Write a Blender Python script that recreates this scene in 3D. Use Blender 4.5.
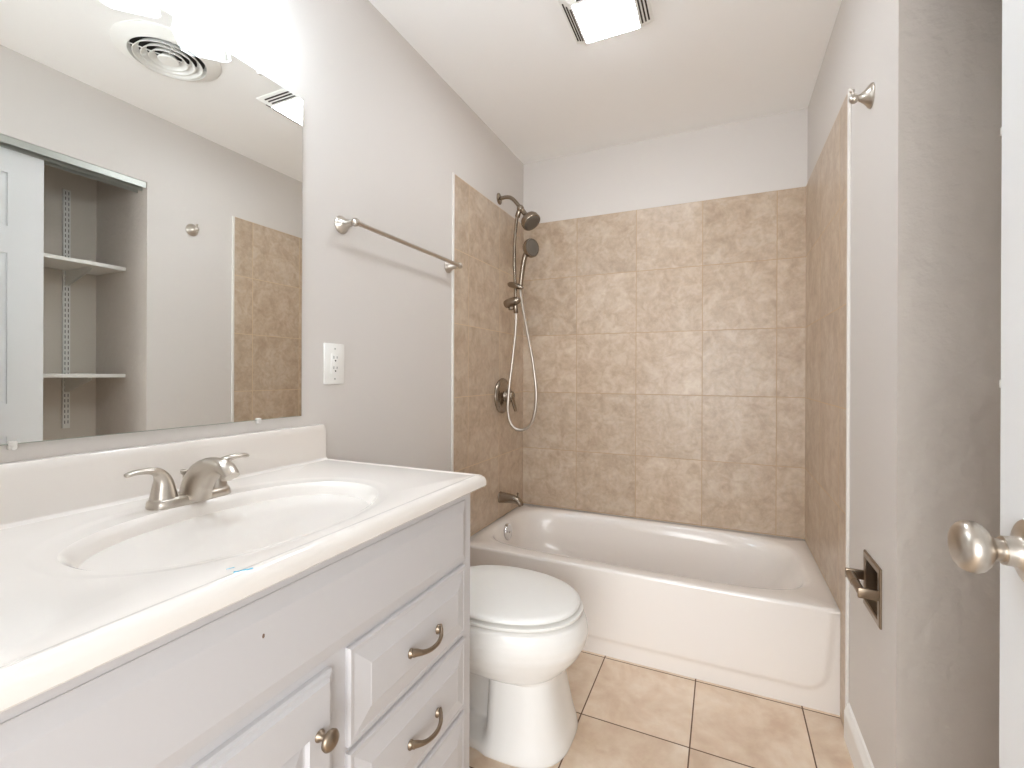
import bpy, bmesh, math, random
from mathutils import Vector, Matrix
random.seed(7)
for o in list(bpy.data.objects):
    bpy.data.objects.remove(o)
SC = bpy.context.scene
COL = SC.collection
PI = math.pi

# ------------------------------------------------------------------ camera
CAM = Vector((1.1366, -2.6691, 1.1663))
YAW, ROLL = 0.4255, 0.0040
fw = Vector((-math.sin(YAW), math.cos(YAW), 0))
rt = Vector((math.cos(YAW), math.sin(YAW), 0))
up = Vector((0, 0, 1))
r2 = math.cos(ROLL) * rt + math.sin(ROLL) * up
u2 = -math.sin(ROLL) * rt + math.cos(ROLL) * up
cd = bpy.data.cameras.new('camera')
cam = bpy.data.objects.new('camera', cd)
COL.objects.link(cam)
cd.sensor_width = 36
cd.lens = 465.288 / 1024 * 36
cd.shift_y = -10.17 / 1024
cd.clip_start = 0.02
m = Matrix((r2, u2, -fw)).transposed().to_4x4()
m.translation = CAM
cam.matrix_world = m
SC.camera = cam

# ------------------------------------------------------------------ world, light, exposure
wd = bpy.data.worlds.new('world')
SC.world = wd
wd.use_nodes = True
wd.node_tree.nodes['Background'].inputs[0].default_value = (1.0, 0.98, 0.96, 1)
wd.node_tree.nodes['Background'].inputs[1].default_value = 0.8
SC.view_settings.view_transform = 'Standard'
SC.view_settings.look = 'None'
SC.view_settings.gamma = 1
SC.view_settings.use_curve_mapping = False
SC.view_settings.exposure = 0.65
SC.cycles.max_bounces = 14
SC.cycles.diffuse_bounces = 8
SC.cycles.glossy_bounces = 6
SC.cycles.transparent_max_bounces = 12
SC.cycles.sample_clamp_indirect = 20.0
BULB_STRENGTH = 62.0
LENS_STRENGTH = 28.0
# added fill light in the unseen hall, aimed through the doorway behind the camera
ld = bpy.data.lights.new('hall_fill', 'AREA')
ld.shape = 'RECTANGLE'
ld.size, ld.size_y = 1.9, 1.8
ld.energy = 52
ld.color = (0.96, 1.0, 1.04)
lo = bpy.data.objects.new('hall_fill', ld)
COL.objects.link(lo)
lo.location = (1.32, -4.5, 1.2)
lo.rotation_euler = (math.radians(103), 0, 0)

# ------------------------------------------------------------------ materials
def nodes(name):
    mt = bpy.data.materials.new(name)
    mt.use_nodes = True
    nt = mt.node_tree
    return mt, nt, nt.nodes['Principled BSDF']

def N(nt, t, **kw):
    n = nt.nodes.new(t)
    for k, v in kw.items():
        setattr(n, k, v)
    return n

def L(nt, a, b):
    nt.links.new(a, b)

def srgb(r, g, b):
    f = lambda c: (c / 255 / 12.92) if c / 255 <= 0.04045 else ((c / 255 + 0.055) / 1.055) ** 2.4
    return (f(r), f(g), f(b), 1)

def mat(name, col, rough=0.5, metal=0.0, spec=0.5, coat=0.0, bump=None, mottle=None):
    mt, nt, b = nodes(name)
    b.inputs['Base Color'].default_value = col
    b.inputs['Roughness'].default_value = rough
    b.inputs['Metallic'].default_value = metal
    b.inputs['Specular IOR Level'].default_value = spec
    b.inputs['Coat Weight'].default_value = coat
    b.inputs['Coat Roughness'].default_value = 0.08
    tc = N(nt, 'ShaderNodeTexCoord')
    if bump:
        sc, st, dist = bump
        nz = N(nt, 'ShaderNodeTexNoise')
        nz.inputs['Scale'].default_value = sc
        nz.inputs['Detail'].default_value = 4
        bp = N(nt, 'ShaderNodeBump')
        bp.inputs['Strength'].default_value = st
        bp.inputs['Distance'].default_value = dist
        L(nt, tc.outputs['Object'], nz.inputs['Vector'])
        L(nt, nz.outputs['Fac'], bp.inputs['Height'])
        L(nt, bp.outputs['Normal'], b.inputs['Normal'])
    if mottle:
        sc, c2 = mottle
        nz = N(nt, 'ShaderNodeTexNoise')
        nz.inputs['Scale'].default_value = sc
        nz.inputs['Detail'].default_value = 5
        mx = N(nt, 'ShaderNodeMix', data_type='RGBA')
        mx.inputs[6].default_value = col
        mx.inputs[7].default_value = c2
        L(nt, tc.outputs['Object'], nz.inputs['Vector'])
        L(nt, nz.outputs['Fac'], mx.inputs[0])
        L(nt, mx.outputs[2], b.inputs['Base Color'])
    return mt

def tile_mat(name, ax_u, ax_v, u0, v0, T, cA, cB, cC, grout, gw, rough, tone=0.25, nscale=9.0):
    """square stone-look ceramic tiles laid in a straight grid; u, v are world axes"""
    mt, nt, b = nodes(name)
    tc = N(nt, 'ShaderNodeTexCoord')
    sp = N(nt, 'ShaderNodeSeparateXYZ')
    L(nt, tc.outputs['Object'], sp.inputs[0])
    def lin(ax, off):
        a = N(nt, 'ShaderNodeMath', operation='SUBTRACT')
        L(nt, sp.outputs[ax], a.inputs[0])
        a.inputs[1].default_value = off
        d = N(nt, 'ShaderNodeMath', operation='DIVIDE')
        L(nt, a.outputs[0], d.inputs[0])
        d.inputs[1].default_value = T
        return d.outputs[0]
    cb = N(nt, 'ShaderNodeCombineXYZ')
    L(nt, lin(ax_u, u0), cb.inputs[0])
    L(nt, lin(ax_v, v0), cb.inputs[1])
    br = N(nt, 'ShaderNodeTexBrick', offset=0.0, offset_frequency=2, squash=1.0, squash_frequency=2)
    L(nt, cb.outputs[0], br.inputs['Vector'])
    br.inputs['Scale'].default_value = 1
    br.inputs['Brick Width'].default_value = 1
    br.inputs['Row Height'].default_value = 1
    br.inputs['Mortar Size'].default_value = gw / T / 2
    br.inputs['Mortar Smooth'].default_value = 0.25
    br.inputs['Color1'].default_value = (0, 0, 0, 1)
    br.inputs['Color2'].default_value = (1, 1, 1, 1)
    br.inputs['Mortar'].default_value = (0.5, 0.5, 0.5, 1)
    # a per-tile number: white noise of the tile's own row and column
    fl = N(nt, 'ShaderNodeVectorMath', operation='FLOOR')
    L(nt, cb.outputs[0], fl.inputs[0])
    wn = N(nt, 'ShaderNodeTexWhiteNoise', noise_dimensions='3D')
    L(nt, fl.outputs[0], wn.inputs['Vector'])
    off = N(nt, 'ShaderNodeVectorMath', operation='SCALE')
    L(nt, wn.outputs['Color'], off.inputs[0])
    off.inputs['Scale'].default_value = 17.0
    ad = N(nt, 'ShaderNodeVectorMath', operation='ADD')
    L(nt, tc.outputs['Object'], ad.inputs[0])
    L(nt, off.outputs[0], ad.inputs[1])
    n1 = N(nt, 'ShaderNodeTexNoise')
    n1.inputs['Scale'].default_value = nscale
    n1.inputs['Detail'].default_value = 9
    n1.inputs['Roughness'].default_value = 0.62
    n1.inputs['Distortion'].default_value = 0.5
    L(nt, ad.outputs[0], n1.inputs['Vector'])
    n2 = N(nt, 'ShaderNodeTexNoise')
    n2.inputs['Scale'].default_value = nscale * 4
    n2.inputs['Detail'].default_value = 6
    L(nt, ad.outputs[0], n2.inputs['Vector'])
    rp = N(nt, 'ShaderNodeValToRGB')
    e = rp.color_ramp.elements
    e[0].position, e[0].color = 0.34, cA
    e[1].position, e[1].color = 0.66, cC
    k = e.new(0.5)
    k.color = cB
    L(nt, n1.outputs['Fac'], rp.inputs['Fac'])
    hs = N(nt, 'ShaderNodeHueSaturation')
    vm = N(nt, 'ShaderNodeMapRange')
    vm.inputs['To Min'].default_value = 1 - tone / 2
    vm.inputs['To Max'].default_value = 1 + tone / 2
    L(nt, wn.outputs['Value'], vm.inputs['Value'])
    L(nt, vm.outputs[0], hs.inputs['Value'])
    L(nt, rp.outputs['Color'], hs.inputs['Color'])
    fine = N(nt, 'ShaderNodeMix', data_type='RGBA', blend_type='OVERLAY')
    fine.inputs[0].default_value = 0.22
    L(nt, hs.outputs['Color'], fine.inputs[6])
    L(nt, n2.outputs['Fac'], fine.inputs[7])
    mx = N(nt, 'ShaderNodeMix', data_type='RGBA')
    L(nt, br.outputs['Fac'], mx.inputs[0])
    L(nt, fine.outputs[2], mx.inputs[6])
    mx.inputs[7].default_value = grout
    L(nt, mx.outputs[2], b.inputs['Base Color'])
    rr = N(nt, 'ShaderNodeMapRange')
    rr.inputs['To Min'].default_value = rough
    rr.inputs['To Max'].default_value = 0.9
    L(nt, br.outputs['Fac'], rr.inputs['Value'])
    L(nt, rr.outputs[0], b.inputs['Roughness'])
    iv = N(nt, 'ShaderNodeMath', operation='SUBTRACT')
    iv.inputs[0].default_value = 1
    L(nt, br.outputs['Fac'], iv.inputs[1])
    sm = N(nt, 'ShaderNodeMath', operation='MULTIPLY_ADD')
    L(nt, n2.outputs['Fac'], sm.inputs[0])
    sm.inputs[1].default_value = 0.12
    L(nt, iv.outputs[0], sm.inputs[2])
    bp = N(nt, 'ShaderNodeBump')
    bp.inputs['Strength'].default_value = 0.35
    bp.inputs['Distance'].default_value = 0.0015
    L(nt, sm.outputs[0], bp.inputs['Height'])
    L(nt, bp.outputs['Normal'], b.inputs['Normal'])
    return mt

T = 0.3442
ZT = 2.088
ZR = 0.361
H = 2.474
tA, tB, tC = srgb(179, 157, 134), srgb(192, 172, 150), srgb(203, 187, 168)
gr = srgb(184, 157, 128)
gs = srgb(212, 190, 158)
M = {}
M['tile_back'] = tile_mat('tile_back', 0, 2, 1.3809, ZT, T, tA, tB, tC, gr, 0.004, 0.34, 0.11, 12.5)
M['tile_side'] = tile_mat('tile_side', 1, 2, -0.69, ZT, T, tA, tB, tC, gs, 0.004, 0.34, 0.11, 12.5)
M['tile_right'] = tile_mat('tile_right', 1, 2, -0.727, ZT, T, tA, tB, tC, gs, 0.004, 0.34, 0.11, 12.5)
M['tile_floor'] = tile_mat('tile_floor', 0, 1, 0.698, -1.1138, 0.3482, srgb(210, 184, 158), srgb(222, 200, 176),
                           srgb(233, 215, 194), srgb(104, 78, 58), 0.005, 0.38, 0.14, 6.0)
M['wall'] = mat('greige_paint', srgb(214, 209, 204), 0.62, bump=(55, 0.08, 0.004))
M['wall_rough'] = mat('closet_paint_patched', srgb(207, 198, 189), 0.42, bump=(26, 0.45, 0.012))
M['closet'] = mat('closet_paint', srgb(211, 202, 190), 0.6, bump=(55, 0.08, 0.004))
M['ceiling'] = mat('ceiling_paint', srgb(247, 246, 244), 0.8, bump=(70, 0.05, 0.003))
M['edge'] = mat('tile_edge_strip', srgb(226, 222, 216), 0.4)
M['trim'] = mat('white_trim_paint', srgb(240, 239, 236), 0.35)
M['door'] = mat('white_door_paint', srgb(228, 229, 229), 0.4, bump=(90, 0.03, 0.002))
M['cabinet'] = mat('cabinet_paint', srgb(204, 202, 203), 0.38, bump=(60, 0.03, 0.002))
M['marble'] = mat('cultured_marble', srgb(241, 236, 230), 0.16, coat=0.3, mottle=(3.0, srgb(237, 231, 224)))
M['porcelain'] = mat('porcelain', srgb(238, 236, 232), 0.2, coat=0.2)
M['acrylic'] = mat('tub_enamel', srgb(240, 234, 228), 0.14, coat=0.3)
M['plastic'] = mat('white_plastic', srgb(240, 239, 235), 0.3)
M['nickel'] = mat('brushed_nickel', srgb(200, 192, 182), 0.3, 1.0)
M['shower_nickel'] = mat('brushed_nickel_dark', srgb(156, 144, 130), 0.22, 1.0)
M['pewter'] = mat('antique_pewter', srgb(150, 135, 118), 0.36, 1.0)
M['bronze'] = mat('aged_bronze', srgb(150, 134, 116), 0.3, 1.0)
M['chrome'] = mat('chrome', srgb(225, 225, 226), 0.06, 1.0)
M['alu'] = mat('aluminium', srgb(178, 180, 174), 0.42, 0.6)
M['rubber'] = mat('spray_face', srgb(98, 90, 80), 0.5)
M['black'] = mat('dark_slot', srgb(38, 33, 30), 0.7)
M['slot'] = mat('vent_shadow', srgb(60, 50, 44), 0.8)
M['mirror'] = mat('mirror_silver', (0.935, 0.95, 0.935, 1), 0.0, 1.0)
M['mirror_edge'] = mat('mirror_edge', srgb(150, 160, 150), 0.3)
M['clear'] = mat('clear_clip', srgb(228, 225, 220), 0.15)
M['blue'] = mat('blue_paint_mark', srgb(96, 178, 205), 0.5)
M['chip'] = mat('paint_chip', srgb(120, 96, 80), 0.8)
M['caulk'] = mat('caulk', srgb(226, 220, 212), 0.5)
M['shelf'] = mat('shelf_melamine', srgb(232, 230, 224), 0.4)

def emis(name, col, st):
    mt, nt, b = nodes(name)
    b.inputs['Base Color'].default_value = (0.8, 0.8, 0.8, 1)
    b.inputs['Emission Color'].default_value = col
    b.inputs['Emission Strength'].default_value = st
    return mt
M['bulb'] = emis('lit_bulb', (0.88, 1.0, 1.15, 1), BULB_STRENGTH)
M['lens'] = emis('lit_lens', (0.93, 0.99, 1.06, 1), LENS_STRENGTH)
mt, nt, b = nodes('shade_glass')
nt.nodes.remove(b)
tr = N(nt, 'ShaderNodeBsdfTransparent')
tl = N(nt, 'ShaderNodeBsdfTranslucent')
gl = N(nt, 'ShaderNodeBsdfGlossy')
tr.inputs[0].default_value = (0.97, 0.98, 0.97, 1)
tl.inputs[0].default_value = (0.9, 0.9, 0.88, 1)
gl.inputs['Roughness'].default_value = 0.05
m1 = N(nt, 'ShaderNodeMixShader')
m1.inputs[0].default_value = 0.2
m2 = N(nt, 'ShaderNodeMixShader')
m2.inputs[0].default_value = 0.08
L(nt, tr.outputs[0], m1.inputs[1])
L(nt, tl.outputs[0], m1.inputs[2])
L(nt, m1.outputs[0], m2.inputs[1])
L(nt, gl.outputs[0], m2.inputs[2])
L(nt, m2.outputs[0], nt.nodes['Material Output'].inputs[0])
M['shade'] = mt

# ------------------------------------------------------------------ mesh helpers
def box(bm, x0, x1, y0, y1, z0, z1, bev=0.0, seg=2):
    vs = [bm.verts.new((x, y, z)) for x in (x0, x1) for y in (y0, y1) for z in (z0, z1)]
    f = [(0, 1, 3, 2), (4, 6, 7, 5), (0, 4, 5, 1), (2, 3, 7, 6), (0, 2, 6, 4), (1, 5, 7, 3)]
    fs = [bm.faces.new([vs[i] for i in q]) for q in f]
    if bev:
        es = {e for q in fs for e in q.edges}
        bmesh.ops.bevel(bm, geom=list(es), offset=bev, segments=seg, profile=0.5, affect='EDGES')

def loft(bm, rings, cap0=True, cap1=True, closed=True):
    R = [[bm.verts.new(p) for p in r] for r in rings]
    n = len(R[0])
    for a, b in zip(R, R[1:]):
        for i in range(n if closed else n - 1):
            j = (i + 1) % n
            try:
                bm.faces.new((a[i], a[j], b[j], b[i]))
            except ValueError:
                pass
    if cap0:
        bm.faces.new(R[0][::-1])
    if cap1:
        bm.faces.new(R[-1])
    return R

def frame_of(ax):
    a = Vector(ax).normalized()
    t = Vector((0, 0, 1)) if abs(a.z) < 0.9 else Vector((1, 0, 0))
    u = a.cross(t).normalized()
    return a, u, a.cross(u).normalized()

def lathe(bm, prof, org, ax, n=32, cap0=True, cap1=True, squash=1.0):
    """prof: list of (distance along axis, radius)"""
    a, u, v = frame_of(ax)
    o = Vector(org)
    rings = []
    for d, r in prof:
        rings.append([o + a * d + u * (math.cos(2 * PI * i / n) * r) + v * (math.sin(2 * PI * i / n) * r * squash) for i in range(n)])
    loft(bm, rings, cap0, cap1)

def catmull(P, k=6):
    P = [tuple(p) for p in P]
    Q = [P[0]] + P + [P[-1]]
    out = []
    for i in range(1, len(Q) - 2):
        p0, p1, p2, p3 = Q[i - 1], Q[i], Q[i + 1], Q[i + 2]
        for s in range(k):
            t = s / k
            out.append(tuple(0.5 * (2 * b + (c - a) * t + (2 * a - 5 * b + 4 * c - d) * t * t + (3 * b - a - 3 * c + d) * t ** 3)
                             for a, b, c, d in zip(p0, p1, p2, p3)))
    out.append(P[-1])
    return out

def tube(bm, pts, n=16, k=6, ref=None, power=2.0):
    """pts: (x, y, z, r) or (x, y, z, ra, rb): ra along ref (kept fixed), rb across it"""
    pts = [p if len(p) == 5 else (p[0], p[1], p[2], p[3], p[3]) for p in pts]
    S = catmull(pts, k) if k > 1 else pts
    V = [Vector(s[:3]) for s in S]
    rings = []
    u = None
    for i, s in enumerate(S):
        t = (V[min(i + 1, len(V) - 1)] - V[max(i - 1, 0)]).normalized()
        if ref is not None:
            w = Vector(ref)
            u = (w - t * w.dot(t)).normalized()
        elif u is None:
            u = frame_of(t)[1]
        else:
            u = (u - t * u.dot(t)).normalized()
        v = t.cross(u)
        ring = []
        for j in range(n):
            a = 2 * PI * j / n
            c, sn = math.cos(a), math.sin(a)
            c = math.copysign(abs(c) ** (2 / power), c)
            sn = math.copysign(abs(sn) ** (2 / power), sn)
            ring.append(V[i] + u * (c * s[3]) + v * (sn * s[4]))
        rings.append(ring)
    loft(bm, rings)

def ball(bm, c, r, sx=1, sy=1, sz=1, seg=24):
    mtx = Matrix.Translation(Vector(c)) @ Matrix.Diagonal((sx, sy, sz, 1))
    bmesh.ops.create_uvsphere(bm, u_segments=seg, v_segments=seg // 2, radius=r, matrix=mtx)

def obj(name, bm, m, parent=None, label=None, smooth=None, bevel=None):
    bmesh.ops.remove_doubles(bm, verts=bm.verts, dist=1e-6)
    bmesh.ops.recalc_face_normals(bm, faces=bm.faces)
    me = bpy.data.meshes.new(name)
    bm.to_mesh(me)
    bm.free()
    for mm in (m if isinstance(m, (list, tuple)) else [m]):
        me.materials.append(mm)
    o = bpy.data.objects.new(name, me)
    COL.objects.link(o)
    if smooth:
        me.polygons.foreach_set('use_smooth', [True] * len(me.polygons))
        me.set_sharp_from_angle(angle=math.radians(smooth))
    if bevel:
        b = o.modifiers.new('bevel', 'BEVEL')
        b.width = bevel
        b.segments = 2
        b.limit_method = 'ANGLE'
    if parent:
        o.parent = parent
        o.matrix_parent_inverse = Matrix.Translation(parent.location).inverted()
    if label:
        o['label'] = label
    return o

def thing(name, label, cat, loc=(0, 0, 0), group=None):
    o = bpy.data.objects.new(name, None)
    o.empty_display_size = 0.05
    COL.objects.link(o)
    o.location = loc
    o['label'] = label
    o['category'] = cat
    if group:
        o['group'] = group
    return o

def tag(o, label, cat, group=None):
    o['label'] = label
    o['category'] = cat
    if group:
        o['group'] = group
    return o

def struct(name, bm, m, label, cat, parent=None, smooth=None, bevel=None):
    o = obj(name, bm, m, parent, smooth=smooth, bevel=bevel)
    o['kind'] = 'structure'
    tag(o, label, cat)
    return o

def B():
    return bmesh.new()

def copy_tree(t, dx, dy, dz, label):
    r = t.copy()
    COL.objects.link(r)
    r.location = Vector(t.location) + Vector((dx, dy, dz))
    r['label'] = label
    for ch in t.children:
        c = ch.copy()
        COL.objects.link(c)
        c.parent = r
        for g in ch.children:
            d = g.copy()
            COL.objects.link(d)
            d.parent = c
    return r

# ------------------------------------------------------------------ room shell
W = 1.51
YC = -1.299      # closet jamb
XB = 1.98        # closet back wall
YF = -2.80       # front wall, inner face
bm = B(); box(bm, -0.12, 2.10, -4.2, 0.12, -0.08, 0)
struct('floor', bm, M['tile_floor'], 'beige stone-look ceramic tile floor with dark brown grout', 'floor')
bm = B(); box(bm, -0.12, 2.10, -2.92, 0.12, H, H + 0.1)
struct('ceiling', bm, M['ceiling'], 'flat white painted ceiling over the bathroom', 'ceiling')
bm = B(); box(bm, -0.12, 0, -2.92, 0.12, 0, H)
struct('wall_left', bm, M['wall'], 'greige wall behind the vanity, mirror and towel bar', 'wall')
bm = B(); box(bm, 0, W + 0.12, 0, 0.12, 0, H)
struct('wall_back', bm, M['wall'], 'greige wall above the tile at the far end of the tub', 'wall')
# right wall with the niche of the paper holder cut through
ny0, ny1, nz0, nz1 = -1.175, -1.056, 0.532, 0.650
bm = B()
box(bm, W, W + 0.12, ny1, 0, 0, H)
box(bm, W, W + 0.12, YC + 0.012, ny0, 0, H)
box(bm, W, W + 0.12, ny0, ny1, 0, nz0)
box(bm, W, W + 0.12, ny0, ny1, nz1, H)
struct('wall_right', bm, M['wall'], 'narrow greige wall with the robe hook, between tub tile and closet', 'wall')
bm = B(); box(bm, W, W + 0.12, -2.62, YC, 2.121, H)
struct('wall_closet_header', bm, M['wall'], 'greige wall strip above the sliding closet door', 'wall')
bm = B(); box(bm, W, XB, YC, YC + 0.012, 0, H); box(bm, W + 0.12, XB, YC + 0.012, YC + 0.1, 0, H)
bmesh.ops.recalc_face_normals(bm, faces=bm.faces)
for f in bm.faces:            # the narrow end that lies in the bathroom wall has the wall's paint
    f.material_index = 1 if f.normal.x < -0.9 else 0
struct('wall_closet_side', bm, [M['wall_rough'], M['wall']], 'patched greige side wall inside the closet, dented paint', 'wall')
bm = B(); box(bm, XB, XB + 0.12, -2.92, YC + 0.1, 0, H)
struct('wall_closet_back', bm, M['closet'], 'greige rear wall of the closet behind the shelves', 'wall')
bm = B(); box(bm, W, XB, -2.72, -2.62, 0, H)
struct('wall_closet_end', bm, M['closet'], 'greige end wall of the closet nearest the doorway', 'wall')
bm = B()
box(bm, 0, 0.58, YF - 0.12, YF, 0, H)
box(bm, 1.515, XB, YF - 0.12, YF, 0, H)
box(bm, 0.58, 1.515, YF - 0.12, YF, 2.05, H)
struct('wall_front', bm, M['wall'], 'greige front wall around the bathroom doorway', 'wall')

# tile surround
TH = 0.006
bm = B(); box(bm, 0, W, -TH, 0, ZR + 0.002, ZT)
struct('wall_tile_back', bm, M['tile_back'], 'large tan ceramic tiles on the long wall over the tub', 'wall tile')
bm = B(); box(bm, 0, TH, -0.826, -TH, ZR + 0.002, ZT); box(bm, 0, TH, -0.826, -0.764, 0, ZR + 0.002)
struct('wall_tile_left', bm, M['tile_side'], 'tan ceramic tiles behind the shower fittings', 'wall tile')
bm = B(); box(bm, W - TH, W, -0.845, -TH, ZR + 0.002, ZT); box(bm, W - TH, W, -0.845, -0.764, 0, ZR + 0.002)
struct('wall_tile_right', bm, M['tile_right'], 'tan ceramic tiles on the wall at the foot end of the tub', 'wall tile')
bm = B(); box(bm, 0, 0.009, -0.838, -0.826, 0, ZT + 0.002)
struct('trim_left', bm, M['edge'], 'thin white edge strip beside the tile near the towel bar', 'trim', bevel=0.002)
bm = B(); box(bm, W - 0.009, W, -0.858, -0.845, 0, ZT + 0.002)
struct('trim_right', bm, M['edge'], 'thin white edge strip beside the tile under the robe hook', 'trim', bevel=0.002)
# caulk joint in the two tub corners is part of the tile; baseboard on the right wall
bm = B()
prof = [(0, 0), (0.014, 0), (0.014, 0.085), (0.011, 0.095), (0.007, 0.103), (0.005, 0.112), (0, 0.116)]
rings = [[Vector((W - p[0], y, p[1])) for p in prof] for y in (YC, -0.860)]
loft(bm, rings)
struct('baseboard_right', bm, M['trim'], 'white moulded baseboard along the wall under the paper holder', 'baseboard')

# ------------------------------------------------------------------ bathtub
def rect_ring(cx, cy, hx, hy, z, n=96):
    """points round a rectangle, eight-fold so that the corners are vertices"""
    out = []
    q = n // 4
    for s in range(4):
        for i in range(q):
            t = -1 + 2 * i / q
            p = [(1, t), (-t, 1), (-1, -t), (t, -1)][s]
            out.append((cx + hx * p[0], cy + hy * p[1], z))
    return out

def super_ring(cx, cy, ax0, ax1, hy, z, ex=2.0, n=96, cz=0.0, front=None):
    """same angular order as rect_ring; ax0 / ax1: extent towards -x / +x"""
    out = []
    q = n // 4
    for s in range(4):
        for i in range(q):
            t = -1 + 2 * i / q
            p = [(1, t), (-t, 1), (-1, -t), (t, -1)][s]
            a = math.atan2(p[1], p[0])
            c, sn = math.cos(a), math.sin(a)
            k = (abs(c) ** ex + abs(sn) ** ex) ** (-1 / ex)
            x = c * k
            out.append((cx + (ax1 if x > 0 else ax0) * x, cy + hy * sn * k, z))
    return out

tub = thing('bathtub', 'white enamelled alcove bathtub with a plain apron under the tan tile', 'bathtub', (0.755, -0.38, 0))
bm = B()
X0, X1, Y0, Y1 = 0.001, W - 0.001, -0.752, -0.001
cx, cy, hx, hy = (X0 + X1) / 2, (Y0 + Y1) / 2, (X1 - X0) / 2, (Y1 - Y0) / 2
N_ = 128
rings = [rect_ring(cx, cy - 0.004, hx, hy + 0.004, ZR - 0.012, N_),
         rect_ring(cx, cy - 0.0035, hx, hy + 0.0035, ZR - 0.006, N_),
         rect_ring(cx, cy - 0.002, hx, hy + 0.002, ZR - 0.002, N_),
         rect_ring(cx, cy + 0.001, hx - 0.002, hy - 0.003, ZR, N_)]
oc = -0.372
rings += [super_ring(0.755, oc, 0.708, 0.700, 0.328, ZR, 5.0, N_),
          super_ring(0.755, oc, 0.700, 0.692, 0.320, ZR - 0.003, 4.6, N_),
          super_ring(0.755, oc, 0.692, 0.680, 0.311, ZR - 0.014, 4.2, N_),
          super_ring(0.755, oc, 0.684, 0.655, 0.303, 0.300, 4.0, N_),
          super_ring(0.755, oc, 0.668, 0.590, 0.290, 0.200, 3.8, N_),
          super_ring(0.755, oc, 0.645, 0.520, 0.272, 0.115, 3.4, N_),
          super_ring(0.755, oc, 0.610, 0.470, 0.245, 0.075, 3.2, N_),
          super_ring(0.755, oc, 0.540, 0.400, 0.180, 0.060, 3.0, N_),
          super_ring(0.755, oc, 0.20, 0.20, 0.06, 0.056, 2.5, N_)]
loft(bm, rings, cap0=False)
obj('basin', bm, M['acrylic'], tub, smooth=50)
bm = B()
nx, nz = 150, 48
def sstep(a, b, x):
    t = max(0, min(1, (x - a) / (b - a)))
    return t * t * (3 - 2 * t)
def apron_y(x, z):
    # flat raised field whose lower right corner is rounded, over a set-back border
    r = 0.075
    xr, zb = 1.465 + 0.028 * (z / 0.3), 0.062
    dx, dz = xr - x, z - zb
    if dx < r and dz < r:
        d = r - math.hypot(r - dx, r - dz)
    else:
        d = min(dx, dz)
    return -0.7515 - 0.0084 * sstep(-0.002, 0.016, d)
g = [[bm.verts.new((X0 + (X1 - X0) * i / nx, apron_y(X0 + (X1 - X0) * i / nx, (ZR - 0.012) * j / nz), (ZR - 0.012) * j / nz)) for i in range(nx + 1)] for j in range(nz + 1)]
for j in range(nz):
    for i in range(nx):
        bm.faces.new((g[j][i], g[j][i + 1], g[j + 1][i + 1], g[j + 1][i]))
# the apron has thickness: its rear sheet and rims
h = [[bm.verts.new((X0 + (X1 - X0) * i, -0.735, (ZR - 0.012) * j)) for i in (0, 1)] for j in (0, 1)]
bm.faces.new((h[0][0], h[1][0], h[1][1], h[0][1]))
bm.faces.new([g[nz][i] for i in range(nx + 1)] + [h[1][1], h[1][0]])
bm.faces.new([g[0][i] for i in range(nx + 1)][::-1] + [h[0][0], h[0][1]])
bm.faces.new([g[j][0] for j in range(nz + 1)] + [h[1][0], h[0][0]])
bm.faces.new([g[j][nx] for j in range(nz + 1)][::-1] + [h[0][1], h[1][1]])
obj('apron', bm, M['acrylic'], tub, smooth=50)
bm = B()
ax = Vector((1, 0, 0.10))
lathe(bm, [(-0.012, 0.044), (0.002, 0.044), (0.006, 0.042), (0.008, 0.034), (0.006, 0.030), (0.009, 0.012), (0.010, 0.004)], (0.0745, -0.37, 0.306), ax, 36)
lathe(bm, [(0.005, 0.006), (0.014, 0.006), (0.016, 0.004)], (0.0745, -0.37, 0.306), ax, 16)
obj('overflow_plate', bm, M['chrome'], tub, 'round chrome overflow plate', smooth=40)
bm = B(); lathe(bm, [(-0.004, 0.036), (0.002, 0.036), (0.004, 0.030), (0.001, 0.026), (0.001, 0.004)], (0.30, -0.37, 0.061), (0, 0, 1), 32)
obj('drain', bm, M['chrome'], tub, 'chrome drain ring', smooth=40)

# ------------------------------------------------------------------ toilet
TY = -1.243
toilet = thing('toilet', 'white two-piece toilet with closed lid between the vanity and the bathtub', 'toilet', (0.45, TY, 0))
def egg(xb, xf, hw, z, xc=0.44, ex=2.15, n=160):
    return super_ring(xc, TY, xc - xb, xf - xc, hw, z, ex, n)

bm = B()
rings = [egg(0.10, 0.706, 0.166, 0.0, 0.50, 2.9), egg(0.10, 0.709, 0.168, 0.006, 0.50, 2.9), egg(0.10, 0.706, 0.164, 0.026, 0.50, 2.9),
         egg(0.12, 0.694, 0.152, 0.060, 0.50, 3.1), egg(0.13, 0.681, 0.143, 0.110, 0.50, 3.3),
         egg(0.13, 0.669, 0.134, 0.165, 0.50, 3.4), egg(0.13, 0.662, 0.130, 0.205, 0.50, 3.3), egg(0.13, 0.660, 0.129, 0.216, 0.50, 3.2),
         egg(0.13, 0.668, 0.146, 0.224, 0.48, 2.5), egg(0.13, 0.690, 0.164, 0.238, 0.46, 2.25),
         egg(0.14, 0.722, 0.184, 0.272, 0.45, 2.1), egg(0.15, 0.744, 0.197, 0.312, 0.45), egg(0.15, 0.750, 0.201, 0.342, 0.45),
         egg(0.15, 0.746, 0.200, 0.366, 0.45), egg(0.16, 0.736, 0.194, 0.3920, 0.45), egg(0.17, 0.724, 0.185, 0.3990, 0.45), egg(0.22, 0.62, 0.12, 0.3990, 0.42)]
dense = []
for r0, r1 in zip(rings, rings[1:]):
    for f in range(3):
        dense.append([tuple(a + (b - a) * f / 3 for a, b in zip(p, q)) for p, q in zip(r0, r1)])
dense.append(rings[-1])
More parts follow.
